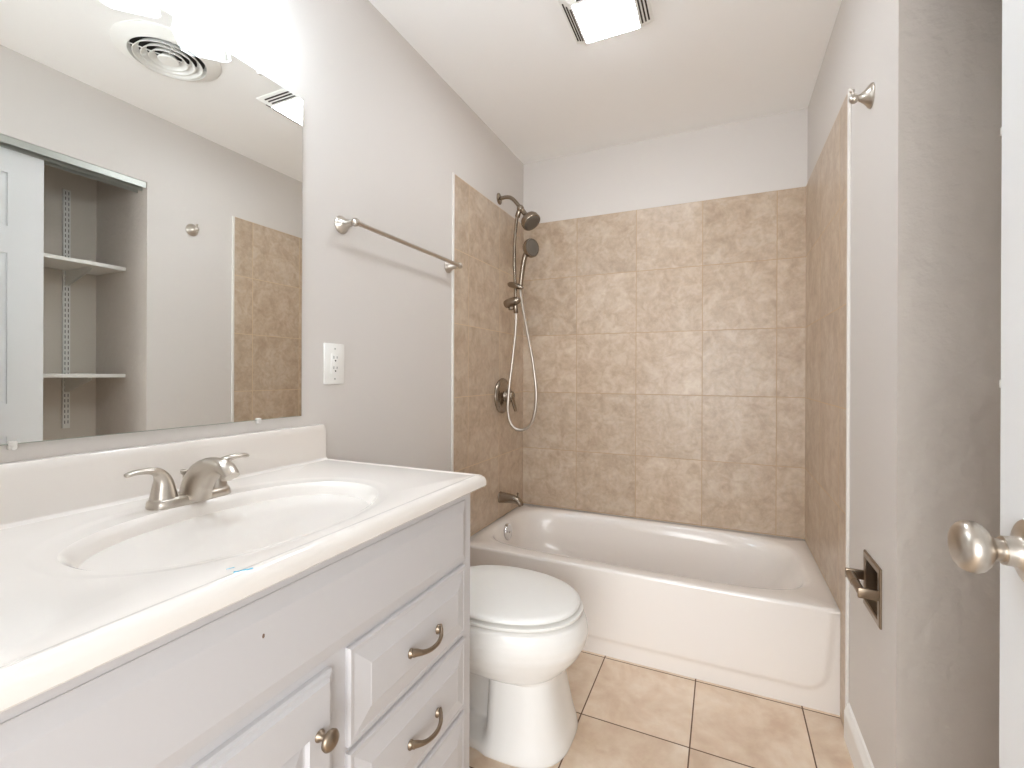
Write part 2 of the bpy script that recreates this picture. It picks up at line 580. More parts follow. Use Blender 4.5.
loft(bm, dense)
# side recesses where the trapway shows behind the front column
for v in bm.verts:
    if v.co.z < 0.226 and v.co.x < 0.475:
        k = sstep(0.472, 0.450, v.co.x) * sstep(0.232, 0.212, v.co.z) * (0.15 + 0.85 * sstep(0.02, 0.055, v.co.z))
        v.co.y = TY + (v.co.y - TY) * (1 - 0.48 * k)
obj('bowl', bm, M['porcelain'], toilet, smooth=60)
bm = B()
rings = [egg(0.26, 0.700, 0.166, 0.3992, 0.45), egg(0.255, 0.704, 0.170, 0.4045, 0.45), egg(0.230, 0.731, 0.192, 0.4052, 0.45), egg(0.230, 0.733, 0.193, 0.4090, 0.45), egg(0.231, 0.732, 0.192, 0.4135, 0.45), egg(0.242, 0.718, 0.181, 0.4160, 0.45)]
loft(bm, rings)
obj('seat', bm, M['plastic'], toilet, smooth=50)
bm = B()
rings = [egg(0.26, 0.685, 0.160, 0.4235, 0.45), egg(0.222, 0.720, 0.187, 0.4228, 0.45), egg(0.220, 0.723, 0.189, 0.4245, 0.45), egg(0.220, 0.723, 0.189, 0.4300, 0.45),
         egg(0.224, 0.718, 0.185, 0.4350, 0.45), egg(0.235, 0.704, 0.174, 0.4390, 0.45), egg(0.30, 0.60, 0.10, 0.4420, 0.45)]
loft(bm, rings)
for s in (-1, 1):        # bumpers that keep the lid off the seat
    box(bm, 0.60, 0.625, TY + s * 0.130 - 0.006, TY + s * 0.130 + 0.006, 0.4145, 0.4245)
obj('lid', bm, M['plastic'], toilet, smooth=50)
for s in (-1, 1):
    bm = B()
    box(bm, 0.207, 0.240, TY + s * 0.075 - 0.018, TY + s * 0.075 + 0.018, 0.3990, 0.4320, 0.006)
    obj('hinge', bm, M['plastic'], toilet, smooth=40)
bm = B(); box(bm, 0.015, 0.200, TY - 0.195, TY + 0.2, 0.400, 0.70, 0.02, 3); obj('tank', bm, M['porcelain'], toilet, smooth=40)
bm = B(); box(bm, 0.008, 0.206, TY - 0.202, TY + 0.207, 0.701, 0.735, 0.01, 3); obj('tank_lid', bm, M['porcelain'], toilet, smooth=40)
bm = B()
lathe(bm, [(0, 0.012), (0.012, 0.011), (0.016, 0.006)], (0.200, TY - 0.14, 0.655), (1, 0, 0), 16)
tube(bm, [(0.213, TY - 0.14, 0.655, 0.006), (0.217, TY - 0.10, 0.652, 0.005), (0.217, TY - 0.06, 0.645, 0.006)], 10)
obj('flush_lever', bm, M['chrome'], toilet, smooth=50)
bm = B(); lathe(bm, [(0, 0.012), (0.010, 0.012), (0.016, 0.007)], (0.30, TY + 0.125, 0.0), (0, 0, 1), 16)
obj('bolt_cap', bm, M['plastic'], toilet, smooth=40)

# ------------------------------------------------------------------ vanity cabinet
XFR, XDR = 0.535, 0.553      # face frame plane, drawer face plane
VY0, VY1 = -2.545, -1.602
van = thing('vanity_cabinet', 'white painted vanity cabinet with raised-panel drawers and doors below the sink top', 'cabinet', (0.27, -2.08, 0))
def raised(bm, y0, y1, z0, z1, xb, prof):
    """a panel facing +x: prof = list of (inset, height above xb)"""
    rings = [[(xb + h, y0 + i, z0 + i), (xb + h, y1 - i, z0 + i), (xb + h, y1 - i, z1 - i), (xb + h, y0 + i, z1 - i)] for i, h in prof]
    loft(bm, rings)
bm = B()
box(bm, 0.002, 0.517, VY1 - 0.016, VY1, 0.10, 0.868)       # carcass: sides, floor, back
box(bm, 0.002, 0.517, VY0, VY0 + 0.016, 0.10, 0.868)
box(bm, 0.002, 0.517, VY0 + 0.016, VY1 - 0.016, 0.10, 0.116)
box(bm, 0.002, 0.010, VY0 + 0.016, VY1 - 0.016, 0.116, 0.868)
box(bm, 0.517, XFR, VY0, VY1, 0.10, 0.868)
box(bm, 0.002, 0.46, VY0 + 0.02, VY1 - 0.02, 0, 0.10)     # toe kick
box(bm, 0.002, XFR - 0.002, VY1 - 0.018, VY1, 0, 0.10)
obj('body', bm, M['cabinet'], van, bevel=0.0012)
bm = B()
raised(bm, -2.535, -1.632, 0.690, 0.844, XFR, [(0, 0), (0, 0.002), (0.002, 0.003), (0.024, 0.0105), (0.026, 0.011)])
ff = obj('false_front', bm, M['cabinet'], van, 'long false drawer panel with a small chip')
bm = B()
lathe(bm, [(0, 0.0022), (0.0004, 0.0016)], (XFR + 0.011, -2.214, 0.794), (1, 0, 0), 7, squash=1.6)
obj('chip_mark', bm, M['chip'], ff, 'small brown paint chip')
dprof = [(0, 0), (0, 0.006), (0.003, 0.0105), (0.009, 0.0105), (0.011, 0.0095), (0.046, 0.0165), (0.048, 0.0175)]
def pull(parent, y, z, xf):
    bm = B()
    for s in (-1, 1):
        lathe(bm, [(0, 0.0085), (0.003, 0.0085), (0.006, 0.0055), (0.012, 0.0045)], (xf, y + s * 0.050, z), (1, 0, 0), 16, squash=1.25)
    tube(bm, [(xf + 0.006, y - 0.054, z + 0.004, 0.0095, 0.004), (xf + 0.012, y - 0.046, z + 0.002, 0.0085, 0.0045), (xf + 0.021, y - 0.032, z - 0.002, 0.0055, 0.0045),
              (xf + 0.026, y - 0.012, z - 0.005, 0.005, 0.0042), (xf + 0.0265, y + 0.012, z - 0.005, 0.005, 0.0042), (xf + 0.021, y + 0.032, z - 0.002, 0.0055, 0.0045),
              (xf + 0.012, y + 0.046, z + 0.002, 0.0085, 0.0045), (xf + 0.006, y + 0.054, z + 0.004, 0.0095, 0.004)], 12, 5, ref=(0, 0, 1))
    return obj('pull', bm, M['pewter'], parent, 'curved antique pewter pull', smooth=60)
def knob(parent, y, z, xf):
    bm = B()
    lathe(bm, [(0, 0.0095), (0.003, 0.009), (0.006, 0.0055), (0.014, 0.0055), (0.017, 0.012), (0.020, 0.0158), (0.024, 0.0165), (0.028, 0.014), (0.031, 0.008), (0.032, 0.002)], (xf, y, z), (1, 0, 0), 28)
    return obj('knob', bm, M['pewter'], parent, 'round antique pewter knob', smooth=50)
for z0, z1, pz, lab in ((0.510, 0.684, 0.590, 'top drawer front'), (0.323, 0.499, 0.402, 'middle drawer front'), (0.135, 0.312, 0.215, 'bottom drawer front')):
    bm = B()
    raised(bm, -2.045, -1.643, z0, z1, XFR, dprof)
    d = obj('drawer', bm, M['cabinet'], van, lab)
    pull(d, -1.832, pz, XFR + 0.018)
pprof = [(0, 0), (0, 0.008), (0.003, 0.012), (0.009, 0.013), (0.013, 0.018)]
def cab_door(y0, y1, z0, z1):
    bm = B()
    rings = [[(XFR + h, y0 + i, z0 + i), (XFR + h, y1 - i, z0 + i), (XFR + h, y1 - i, z1 - i), (XFR + h, y0 + i, z1 - i)] for i, h in pprof]
    st, rl = 0.053, 0.082
    for k, hgt in ((0, 0.018), (0.003, 0.010), (0.006, 0.0095), (0.034, 0.0165), (0.036, 0.017)):
        rings.append([(XFR + hgt, y0 + st + k, z0 + rl + k), (XFR + hgt, y1 - st - k, z0 + rl + k), (XFR + hgt, y1 - st - k, z1 - rl - k), (XFR + hgt, y0 + st + k, z1 - rl - k)])
    loft(bm, rings)
    return obj('door', bm, M['cabinet'], van)
d1 = cab_door(-2.306, -2.085, 0.135, 0.675)
knob(d1, -2.119, 0.588, XFR + 0.018)
d2 = cab_door(-2.536, -2.311, 0.135, 0.674)
knob(d2, -2.516, 0.588, XFR + 0.018)

# ------------------------------------------------------------------ vanity top
ZC = 0.902
SY = -2.065
top = thing('vanity_sink', 'glossy white cultured marble sink top with integral oval bowl on the vanity', 'sink top', (0.29, -2.07, 0.87))
CY0, CY1 = -2.57, -1.582
bm = B()
cx, cy, hx, hy = 0.2855, (CY0 + CY1) / 2, 0.2855, (CY1 - CY0) / 2
n = 160
def tr_(ins, z, back=0.0):
    # the rear edge stays against the wall
    return rect_ring(cx - ins / 2 + 0.001, cy, hx - ins / 2 - 0.001, hy - ins, z, n)
rings = [tr_(0.020, 0.872), tr_(0.004, 0.8705), tr_(0.0, 0.874), tr_(0.0, 0.886), tr_(0.003, 0.894), tr_(0.009, 0.9005), tr_(0.014, 0.9028), tr_(0.019, 0.9030), tr_(0.022, 0.9015), tr_(0.026, ZC - 0.0008),
         tr_(0.030, ZC)]
def bo(ax0, ax1, hy_, z, ex=2.2):
    return super_ring(0.315, SY, ax0, ax1, hy_, z, ex, n)
rings += [bo(0.225, 0.212, 0.306, ZC), bo(0.218, 0.207, 0.299, ZC - 0.0008), bo(0.209, 0.201, 0.290, ZC - 0.002), bo(0.203, 0.198, 0.284, ZC - 0.0026),
          bo(0.165, 0.192, 0.273, ZC - 0.003)]
loft(bm, rings, cap0=True, cap1=False)
obj('countertop', bm, M['marble'], top, smooth=35)
bm = B()
rings = [bo(0.165, 0.192, 0.273, ZC - 0.003), bo(0.161, 0.187, 0.268, ZC - 0.0055), bo(0.156, 0.180, 0.259, ZC - 0.016), bo(0.150, 0.168, 0.245, ZC - 0.040), bo(0.136, 0.146, 0.215, ZC - 0.080), bo(0.108, 0.110, 0.165, ZC - 0.115),
         bo(0.065, 0.065, 0.095, ZC - 0.136), bo(0.024, 0.024, 0.024, ZC - 0.142)]
loft(bm, rings, False, True)
bowl = obj('sink_bowl', bm, M['marble'], top, smooth=60)
bm = B(); lathe(bm, [(0, 0.022), (0.003, 0.022), (0.005, 0.018), (0.002, 0.015), (0.002, 0.003)], (0.315, SY, ZC - 0.143), (0, 0, 1), 24)
obj('drain', bm, M['nickel'], bowl, 'brushed nickel drain', smooth=40)
bm = B()
bp = [(0.001, ZC - 0.004), (0.040, ZC - 0.0005), (0.032, ZC + 0.001), (0.027, ZC + 0.005), (0.0255, ZC + 0.012), (0.0240, 0.990), (0.022, 1.002), (0.018, 1.008), (0.001, 1.0085)]
ys = (CY0, -1.606, -1.600, -1.598)
rings = [[(min(p[0], 0.04) if k < 2 else max(0.001, p[0] - 0.003), y, p[1] - (0.003 if (k == 3 and p[1] > 1.0) else 0)) for p in bp] for k, y in enumerate(ys)]
loft(bm, rings)
obj('backsplash', bm, M['marble'], top, smooth=35)
bm = B()
for (x0, y0, x1, y1, w) in ((0.5505, -2.262, 0.556, -2.248, 0.0013), (0.546, -2.258, 0.553, -2.2575, 0.0006), (0.556, -2.252, 0.560, -2.241, 0.0007), (0.530, -2.258, 0.534, -2.249, 0.0005)):
    d = Vector((x1 - x0, y1 - y0, 0)).normalized()
    p = Vector((-d.y, d.x, 0)) * w
    a, c = Vector((x0, y0, 0)), Vector((x1, y1, 0))
    zf = lambda q: 0.9033 if q.x > 0.547 else 0.9024
    pts = [a + p * 0.5, a - p, c - p * 0.4, c + p * 0.4]
    r0 = [(q.x, q.y, zf(q) - 0.0012) for q in pts]
    r1 = [(q.x, q.y, zf(q) + 0.0003) for q in pts]
    loft(bm, [r0, r1])
obj('paint_mark', bm, M['blue'], top, 'small blue streak on the front edge')

# ------------------------------------------------------------------ faucet
FX = 0.121
FY = -2.058
fz = ZC - 0.0035
fau = thing('faucet', 'brushed nickel two-handle centerset faucet at the rear of the sink', 'faucet', (FX, FY, ZC))
def stadium(hl, r, z, n=48, xo=0.0):
    out = []
    for i in range(n):
        a = 2 * PI * i / n
        out.append((FX + xo + math.sin(a) * r, FY + (hl - r) * (1 if math.cos(a) > 0 else -1) * min(1, abs(math.cos(a)) * 6) + math.cos(a) * r, z))
    return out
bm = B()
loft(bm, [stadium(0.080, 0.030, fz), stadium(0.081, 0.031, fz + 0.003), stadium(0.080, 0.030, fz + 0.012), stadium(0.077, 0.027, fz + 0.017), stadium(0.07, 0.021, fz + 0.019)])
obj('base', bm, M['nickel'], fau, smooth=50)
for s in (-1, 1):
    hy_ = FY + s * 0.052
    bm = B()
    lathe(bm, [(0, 0.0255), (0.004, 0.0255), (0.0045, 0.0245), (0.007, 0.0245)], (FX, hy_, fz + 0.012), (0, 0, 1), 28)
    tube(bm, [(FX, hy_, fz + 0.018, 0.0235, 0.0235), (FX, hy_, fz + 0.030, 0.0215, 0.0215), (FX + 0.001, hy_ + s * 0.001, fz + 0.046, 0.0185, 0.018), (FX + 0.003, hy_ + s * 0.005, fz + 0.060, 0.0150, 0.0135),
              (FX + 0.005, hy_ + s * 0.014, fz + 0.0715, 0.0125, 0.0090), (FX + 0.007, hy_ + s * 0.030, fz + 0.0770, 0.0115, 0.0066), (FX + 0.008, hy_ + s * 0.050, fz + 0.0785, 0.0105, 0.0052),
              (FX + 0.009, hy_ + s * 0.065, fz + 0.0765, 0.0090, 0.0046), (FX + 0.009, hy_ + s * 0.070, fz + 0.0755, 0.0058, 0.0032)], 20, 6, ref=(1, 0, 0))
    obj('handle', bm, M['nickel'], fau, smooth=60)
bm = B()
tube(bm, [(FX + 0.016, FY, fz + 0.012, 0.022, 0.036), (FX + 0.020, FY, fz + 0.028, 0.021, 0.037), (FX + 0.036, FY, fz + 0.052, 0.019, 0.033), (FX + 0.064, FY, fz + 0.071, 0.0175, 0.025), (FX + 0.092, FY, fz + 0.0790, 0.017, 0.0165),
          (FX + 0.111, FY, fz + 0.0770, 0.017, 0.0125), (FX + 0.124, FY, fz + 0.0685, 0.016, 0.0105), (FX + 0.132, FY, fz + 0.0625, 0.0145, 0.008)], 24, 6, ref=(0, 1, 0), power=2.5)
obj('spout', bm, M['nickel'], fau, smooth=60)
bm = B()
lathe(bm, [(0, 0.0095), (0.002, 0.0105), (0.016, 0.0105)], (FX + 0.115, FY, fz + 0.053), (0, 0, 1), 24)
obj('aerator', bm, M['nickel'], fau, smooth=40)
bm = B()
lathe(bm, [(0, 0.003), (0.040, 0.003), (0.042, 0.006), (0.047, 0.0075), (0.050, 0.007), (0.051, 0.003)], (FX - 0.022, FY, fz + 0.012), (0, 0, 1), 16)
obj('pop_up_rod', bm, M['nickel'], fau, smooth=40)

# ------------------------------------------------------------------ mirror
MY1, MY0, MZ0, MZ1 = -1.6755, -2.56, 1.0395, 1.970
mir = thing('wall_mirror', 'large frameless mirror on the wall above the sink', 'mirror', (0, -2.11, MZ0))
bm = B()
rings = [[(x, MY0 + i, MZ0 + i), (x, MY1 - i, MZ0 + i), (x, MY1 - i, MZ1 - i), (x, MY0 + i, MZ1 - i)] for x, i in ((0.0005, 0), (0.005, 0), (0.006, 0.0012))]
loft(bm, rings)
bmesh.ops.recalc_face_normals(bm, faces=bm.faces)
for f in bm.faces:
    f.material_index = 0 if f.normal.x > 0.9 else 1
obj('glass', bm, [M['mirror'], M['mirror_edge']], mir)
for y, z, s in ((-1.816, MZ0, 1), (-2.289, MZ0, 1), (-1.8145, MZ1, -1)):
    bm = B()
    box(bm, 0.0005, 0.011, y - 0.006, y + 0.006, z - s * 0.009, z - s * 0.001, 0.002) if s > 0 else box(bm, 0.0005, 0.011, y - 0.006, y + 0.006, z + 0.001, z + 0.009, 0.002)
    box(bm, 0.0065, 0.011, y - 0.006, y + 0.006, min(z - s * 0.002, z + s * 0.006), max(z - s * 0.002, z + s * 0.006), 0.0015)
    lathe(bm, [(0.0105, 0.004), (0.0125, 0.0035)], (0, y, z - s * 0.006), (1, 0, 0), 12)
    obj('clip', bm, M['clear'], mir, 'small clear plastic clip', smooth=40)

# ------------------------------------------------------------------ vanity light
LX, LZ = 0.097, 2.008
vl = thing('vanity_light', 'three-shade glass vanity light on the wall over the mirror', 'wall light', (0, -2.08, 2.16))
bm = B(); box(bm, 0.0005, 0.022, -2.32, -1.84, 2.165, 2.265, 0.008); obj('back_plate', bm, M['nickel'], vl, smooth=40)
for y in (-1.909, -2.082, -2.255):
    bm = B()
    tube(bm, [(0.02, y, 2.21, 0.008), (0.06, y, 2.222, 0.008), (0.092, y, 2.212, 0.008), (LX, y, 2.185, 0.009), (LX, y, 2.165, 0.010)], 12)
    lathe(bm, [(0, 0.022), (0.03, 0.022), (0.036, 0.012)], (LX, y, 2.135), (0, 0, 1), 20)
    obj('arm', bm, M['nickel'], vl, smooth=50)
    bm = B()
    def sq(hd, z):
        c = 0.88
        return [(LX + hd * c, y + hd * 0.12, z), (LX + hd * 0.12, y + hd * c, z), (LX - hd * 0.12, y + hd * c, z), (LX - hd * c, y + hd * 0.12, z),
                (LX - hd * c, y - hd * 0.12, z), (LX - hd * 0.12, y - hd * c, z), (LX + hd * 0.12, y - hd * c, z), (LX + hd * c, y - hd * 0.12, z)]
    rings = [sq(0.080, LZ), sq(0.077, LZ + 0.012), sq(0.070, LZ + 0.05), sq(0.062, LZ + 0.10), sq(0.050, LZ + 0.130), sq(0.026, LZ + 0.136),
             sq(0.022, LZ + 0.131), sq(0.045, LZ + 0.124), sq(0.057, LZ + 0.097), sq(0.065, LZ + 0.05), sq(0.071, LZ + 0.012), sq(0.073, LZ), sq(0.080, LZ)]
    loft(bm, rings, False, False)
    sh = obj('shade', bm, M['shade'], vl, 'square flared glass shade')
    bm = B()
    lathe(bm, [(0, 0.003), (0.003, 0.016), (0.010, 0.024), (0.022, 0.030), (0.034, 0.030), (0.050, 0.024), (0.066, 0.016), (0.085, 0.013), (0.09, 0.012)], (LX, y, LZ + 0.030), (0, 0, 1), 20)
    obj('bulb', bm, M['bulb'], sh, 'lit white bulb', smooth=60)

# ------------------------------------------------------------------ wall outlet
out = thing('wall_outlet', 'white double outlet with cover plate beside the mirror', 'outlet', (0, -1.548, 1.196))
bm = B(); box(bm, 0.0003, 0.007, -1.590, -1.506, 1.131, 1.261, 0.003); obj('cover_plate', bm, M['plastic'], out, smooth=40)
bm = B()
box(bm, 0.006, 0.0095, -1.565, -1.531, 1.163, 1.229, 0.0015)
rec = obj('receptacle', bm, M['plastic'], out, smooth=40)
bm = B()
for zc_ in (1.180, 1.213):
    box(bm, 0.009, 0.0098, -1.556, -1.554, zc_ - 0.001, zc_ + 0.008)
    box(bm, 0.009, 0.0098, -1.5425, -1.5405, zc_, zc_ + 0.007)
    lathe(bm, [(0, 0.0028), (0.0008, 0.0028)], (0.009, -1.548, zc_ - 0.007), (1, 0, 0), 12)
obj('slots', bm, M['black'], rec, 'dark outlet slots')
for z in (1.148, 1.244):
    bm = B(); lathe(bm, [(0, 0.003), (0.0012, 0.0025)], (0.007, -1.548, z), (1, 0, 0), 12); obj('screw', bm, M['alu'], out)

# ------------------------------------------------------------------ towel bar
tb = thing('towel_bar', 'brushed nickel towel bar on the wall between mirror and shower tile', 'towel bar', (0, -1.185, 1.65))
bm = B(); lathe(bm, [(0, 0.0078), (0.635, 0.0078)], (0.062, -1.51, 1.650), (0, 1, 0), 20); obj('bar', bm, M['nickel'], tb, smooth=40)
PP = [(0.0003, 0.029), (0.003, 0.029), (0.004, 0.0275), (0.007, 0.027), (0.010, 0.0225), (0.022, 0.0165), (0.036, 0.0120), (0.048, 0.0095), (0.051, 0.010)]
for y in (-1.517, -0.870):
    bm = B()
    lathe(bm, PP, (0, y, 1.65), (1, 0, 0), 28)
    ball(bm, (0.062, y, 1.65), 0.0138)
    obj('post', bm, M['nickel'], tb, smooth=50)

# ------------------------------------------------------------------ robe hook
hk = thing('robe_hook', 'brushed nickel robe hook on the right wall beside the tile edge', 'hook', (W, -1.083, 1.94))
bm = B()
lathe(bm, [(0.0003, 0.033), (0.003, 0.033), (0.004, 0.031), (0.007, 0.030), (0.011, 0.024), (0.018, 0.017), (0.026, 0.011), (0.031, 0.009)], (W, -1.083, 1.942), (-1, 0, 0), 28)
obj('base', bm, M['nickel'], hk, smooth=50)
bm = B()
ball(bm, (W - 0.040, -1.083, 1.942), 0.0125)
lathe(bm, [(0, 0.004), (0.016, 0.004), (0.018, 0.006), (0.022, 0.006), (0.024, 0.003)], (W - 0.040, -1.083, 1.946), (-0.25, 0, 1), 14)
obj('hook_peg', bm, M['nickel'], hk, smooth=50)

# ------------------------------------------------------------------ toilet paper holder
tp = thing('toilet_paper_holder', 'recessed pewter toilet paper holder without a roll in the right wall', 'toilet paper holder', (W, -1.115, 0.59))
bm = B()
py0, py1, pz0, pz1 = -1.192, -1.039, 0.514, 0.668
def pring(i, x):
    return [(x, py0 + i, pz0 + i), (x, py1 - i, pz0 + i), (x, py1 - i, pz1 - i), (x, py0 + i, pz1 - i)]
loft(bm, [pring(0, W - 0.0003), pring(0, W - 0.004), pring(0.003, W - 0.006), pring(0.016, W - 0.006), pring(0.018, W - 0.003)], False, False)
obj('plate', bm, M['bronze'], tp, bevel=0.0008)
# rounded niche
bm = B()
yc_, hw_ = (py0 + py1) / 2, 0.0575
rows = []
for i in range(13):
    a = PI * i / 12
    rows.append((W - 0.003 + math.sin(a) * 0.055, (pz0 + pz1) / 2 + math.cos(a) * hw_))
R = [[bm.verts.new((x, y, z)) for x, z in rows] for y in (yc_ - hw_, yc_ + hw_)]
for i in range(12):
    bm.faces.new((R[0][i], R[0][i + 1], R[1][i + 1], R[1][i]))
bm.faces.new(R[0]); bm.faces.new(R[1][::-1])
o = obj('niche', bm, M['bronze'], tp, smooth=40)
for y in (py0 + 0.009, py1 - 0.009):
    bm = B()
    box(bm, W - 0.050, W - 0.003, y - 0.005, y + 0.005, 0.584, 0.611, 0.003)
    obj('bracket', bm, M['bronze'], tp, smooth=40)
bm = B()
lathe(bm, [(0.002, 0.004), (0.006, 0.0105), (0.066, 0.0105), (0.067, 0.0118), (0.127, 0.0118), (0.131, 0.004)], (W - 0.040, py0 + 0.010, 0.597), (0, 1, 0), 20)
obj('roller', bm, M['bronze'], tp, smooth=40)

# ------------------------------------------------------------------ shower
SHY = -0.345
sh = thing('shower_set', 'brushed nickel shower arm with head and slide bar over the tub', 'shower', (0, SHY, 2.14))
bm = B()
lathe(bm, [(0.0003, 0.032), (0.004, 0.031), (0.009, 0.022), (0.012, 0.013)], (0, SHY, 2.138), (1, 0, 0), 28)
obj('flange', bm, M['shower_nickel'], sh, smooth=40)
bm = B()
tube(bm, [(0.004, SHY, 2.138, 0.0105), (0.04, SHY, 2.141, 0.0105), (0.070, SHY, 2.134, 0.0105), (0.098, SHY, 2.110, 0.0105), (0.124, SHY, 2.076, 0.0105)], 16)
obj('shower_arm', bm, M['shower_nickel'], sh, smooth=60)
bm = B()
ball(bm, (0.130, SHY, 2.066), 0.020)
lathe(bm, [(0, 0.014), (0.03, 0.014), (0.034, 0.010)], (0.122, SHY, 2.052), (-0.35, 0, -1), 18)
lathe(bm, [(0, 0.014), (0.044, 0.013)], (0.136, SHY, 2.060), (0.62, -0.12, -0.78), 18)
obj('diverter', bm, M['shower_nickel'], sh, smooth=50)
ax = Vector((0.62, -0.18, -0.78)).normalized()
o0 = Vector((0.161, SHY - 0.005, 2.028))
bm = B()
lathe(bm, [(0, 0.012), (0.012, 0.016), (0.020, 0.024), (0.027, 0.036), (0.036, 0.047), (0.046, 0.052), (0.068, 0.0535), (0.072, 0.051), (0.072, 0.047)], o0, ax, 36, True, False)
hd = obj('shower_head', bm, M['shower_nickel'], sh, smooth=50)
bm = B(); lathe(bm, [(0.070, 0.047), (0.074, 0.044), (0.076, 0.030), (0.075, 0.004)], o0, ax, 32); obj('spray_face', bm, M['rubber'], hd, 'grey spray face', smooth=50)
bm = B()
tube(bm, [(0.112, SHY, 2.030, 0.0092), (0.104, SHY, 1.98, 0.0092), (0.096, SHY, 1.88, 0.0092), (0.096, SHY, 1.76, 0.0092), (0.101, SHY, 1.65, 0.0092), (0.104, SHY, 1.56, 0.0092), (0.106, SHY, 1.515, 0.0092)], 16)
obj('slide_bar', bm, M['shower_nickel'], sh, smooth=60)
bm = B()
tube(bm, [(0.064, SHY - 0.010, 1.659, 0.008, 0.007), (0.078, SHY - 0.014, 1.654, 0.017, 0.015), (0.108, SHY - 0.020, 1.645, 0.020, 0.016), (0.140, SHY - 0.022, 1.634, 0.018, 0.013), (0.158, SHY - 0.020, 1.628, 0.008, 0.006)], 18)
obj('hand_shower_bracket', bm, M['shower_nickel'], sh, smooth=60)
bm = B()
tube(bm, [(0.046, SHY - 0.02, 1.543, 0.012, 0.012), (0.056, SHY - 0.020, 1.546, 0.026, 0.022), (0.092, SHY - 0.024, 1.556, 0.028, 0.024), (0.126, SHY - 0.026, 1.562, 0.024, 0.020), (0.142, SHY - 0.024, 1.564, 0.012, 0.010)], 20)
lathe(bm, [(0, 0.013), (0.055, 0.013), (0.058, 0.010)], (0.101, SHY, 1.555), (0.1, 0, -1), 18)
lathe(bm, [(0, 0.014), (0.028, 0.014), (0.031, 0.009)], (0.080, SHY - 0.012, 1.545), (0.05, 0, -1), 18)
obj('hose_bracket', bm, M['shower_nickel'], sh, smooth=50)

hs = thing('hand_shower', 'brushed nickel hand shower resting in the slide bar holder', 'hand shower', (0.14, SHY, 1.65))
bm = B()
tube(bm, [(0.131, SHY, 1.625, 0.010), (0.134, SHY, 1.66, 0.0120), (0.142, SHY, 1.72, 0.0135), (0.152, SHY, 1.78, 0.0135), (0.162, SHY - 0.002, 1.808, 0.015), (0.176, SHY - 0.004, 1.828, 0.017)], 18)
obj('grip', bm, M['shower_nickel'], hs, smooth=60)
ax = Vector((0.84, -0.52, 0.02)).normalized()
o0 = Vector((0.184, SHY + 0.004, 1.843)) - ax * 0.012
bm = B()
lathe(bm, [(-0.004, 0.012), (0.002, 0.032), (0.008, 0.043), (0.016, 0.047), (0.032, 0.047), (0.036, 0.045), (0.036, 0.041)], o0, ax, 36, True, False, squash=1.08)
hh = obj('head', bm, M['shower_nickel'], hs, smooth=50)
bm = B(); lathe(bm, [(0.034, 0.041), (0.038, 0.039), (0.040, 0.024), (0.039, 0.003)], o0, ax, 32, squash=1.08)
obj('spray_face', bm, M['rubber'], hh, 'grey spray face', smooth=50)
bm = B()
tube(bm, [(0.1072, SHY, 1.4955, 0.0095), (0.104, SHY, 1.40, 0.0082), (0.088, SHY - 0.01, 1.22, 0.0082), (0.072, SHY - 0.02, 1.05, 0.0082), (0.072, SHY - 0.02, 0.94, 0.0082), (0.098, SHY - 0.014, 0.878, 0.0082), (0.143, SHY - 0.005, 0.862, 0.0082),
          (0.192, SHY, 0.890, 0.0082), (0.220, SHY, 0.965, 0.0082), (0.226, SHY, 1.075, 0.0082), (0.205, SHY, 1.24, 0.0082), (0.172, SHY, 1.40, 0.0082), (0.142, SHY, 1.55, 0.0082), (0.131, SHY, 1.6225, 0.0088)], 12, 8)
tag(obj('shower_hose', bm, M['nickel'], smooth=60), 'silver flexible shower hose hanging in a long loop below the slide bar', 'hose')

va = thing('shower_valve', 'round brushed nickel shower valve with lever on the tiled wall', 'shower valve', (0, -0.312, 1.043))
bm = B()
lathe(bm, [(TH + 0.0003, 0.097), (0.012, 0.099), (0.020, 0.095), (0.026, 0.086), (0.024, 0.078), (0.025, 0.068), (0.030, 0.048), (0.033, 0.03)], (0, -0.312, 1.043), (1, 0, 0), 48)
obj('escutcheon', bm, M['shower_nickel'], va, smooth=40)
bm = B()
lathe(bm, [(0.028, 0.036), (0.040, 0.032), (0.056, 0.027), (0.074, 0.025), (0.078, 0.020)], (0, -0.312, 1.043), (1, 0, 0), 28)
tube(bm, [(0.068, -0.312, 1.045, 0.018, 0.012), (0.074, -0.304, 1.010, 0.015, 0.010), (0.080, -0.296, 0.975, 0.0135, 0.009), (0.082, -0.293, 0.958, 0.009, 0.007)], 14, 5, ref=(0, 1, 0))
obj('lever', bm, M['shower_nickel'], va, smooth=50)
sp = thing('tub_spout', 'brushed nickel tub spout on the tile above the bathtub rim', 'tub spout', (0, -0.33, 0.478))
bm = B()
lathe(bm, [(TH + 0.0003, 0.031), (0.010, 0.031), (0.013, 0.028)], (0, -0.330, 0.478), (1, 0, 0), 28)
tube(bm, [(0.008, -0.330, 0.478, 0.028, 0.029), (0.04, -0.330, 0.478, 0.0265, 0.027), (0.085, -0.330, 0.4765, 0.0245, 0.0235), (0.112, -0.330, 0.471, 0.0225, 0.0195), (0.128, -0.330, 0.459, 0.020, 0.0155), (0.134, -0.330, 0.444, 0.0175, 0.0125)], 24, 6, ref=(0, 1, 0), power=2.4)
obj('spout_body', bm, M['shower_nickel'], sp, smooth=60)
bm = B(); lathe(bm, [(0, 0.0035), (0.020, 0.0035), (0.022, 0.006), (0.028, 0.006), (0.030, 0.003)], (0.114, -0.330, 0.484), (0, 0, 1), 14)
obj('diverter_knob', bm, M['shower_nickel'], sp, smooth=40)

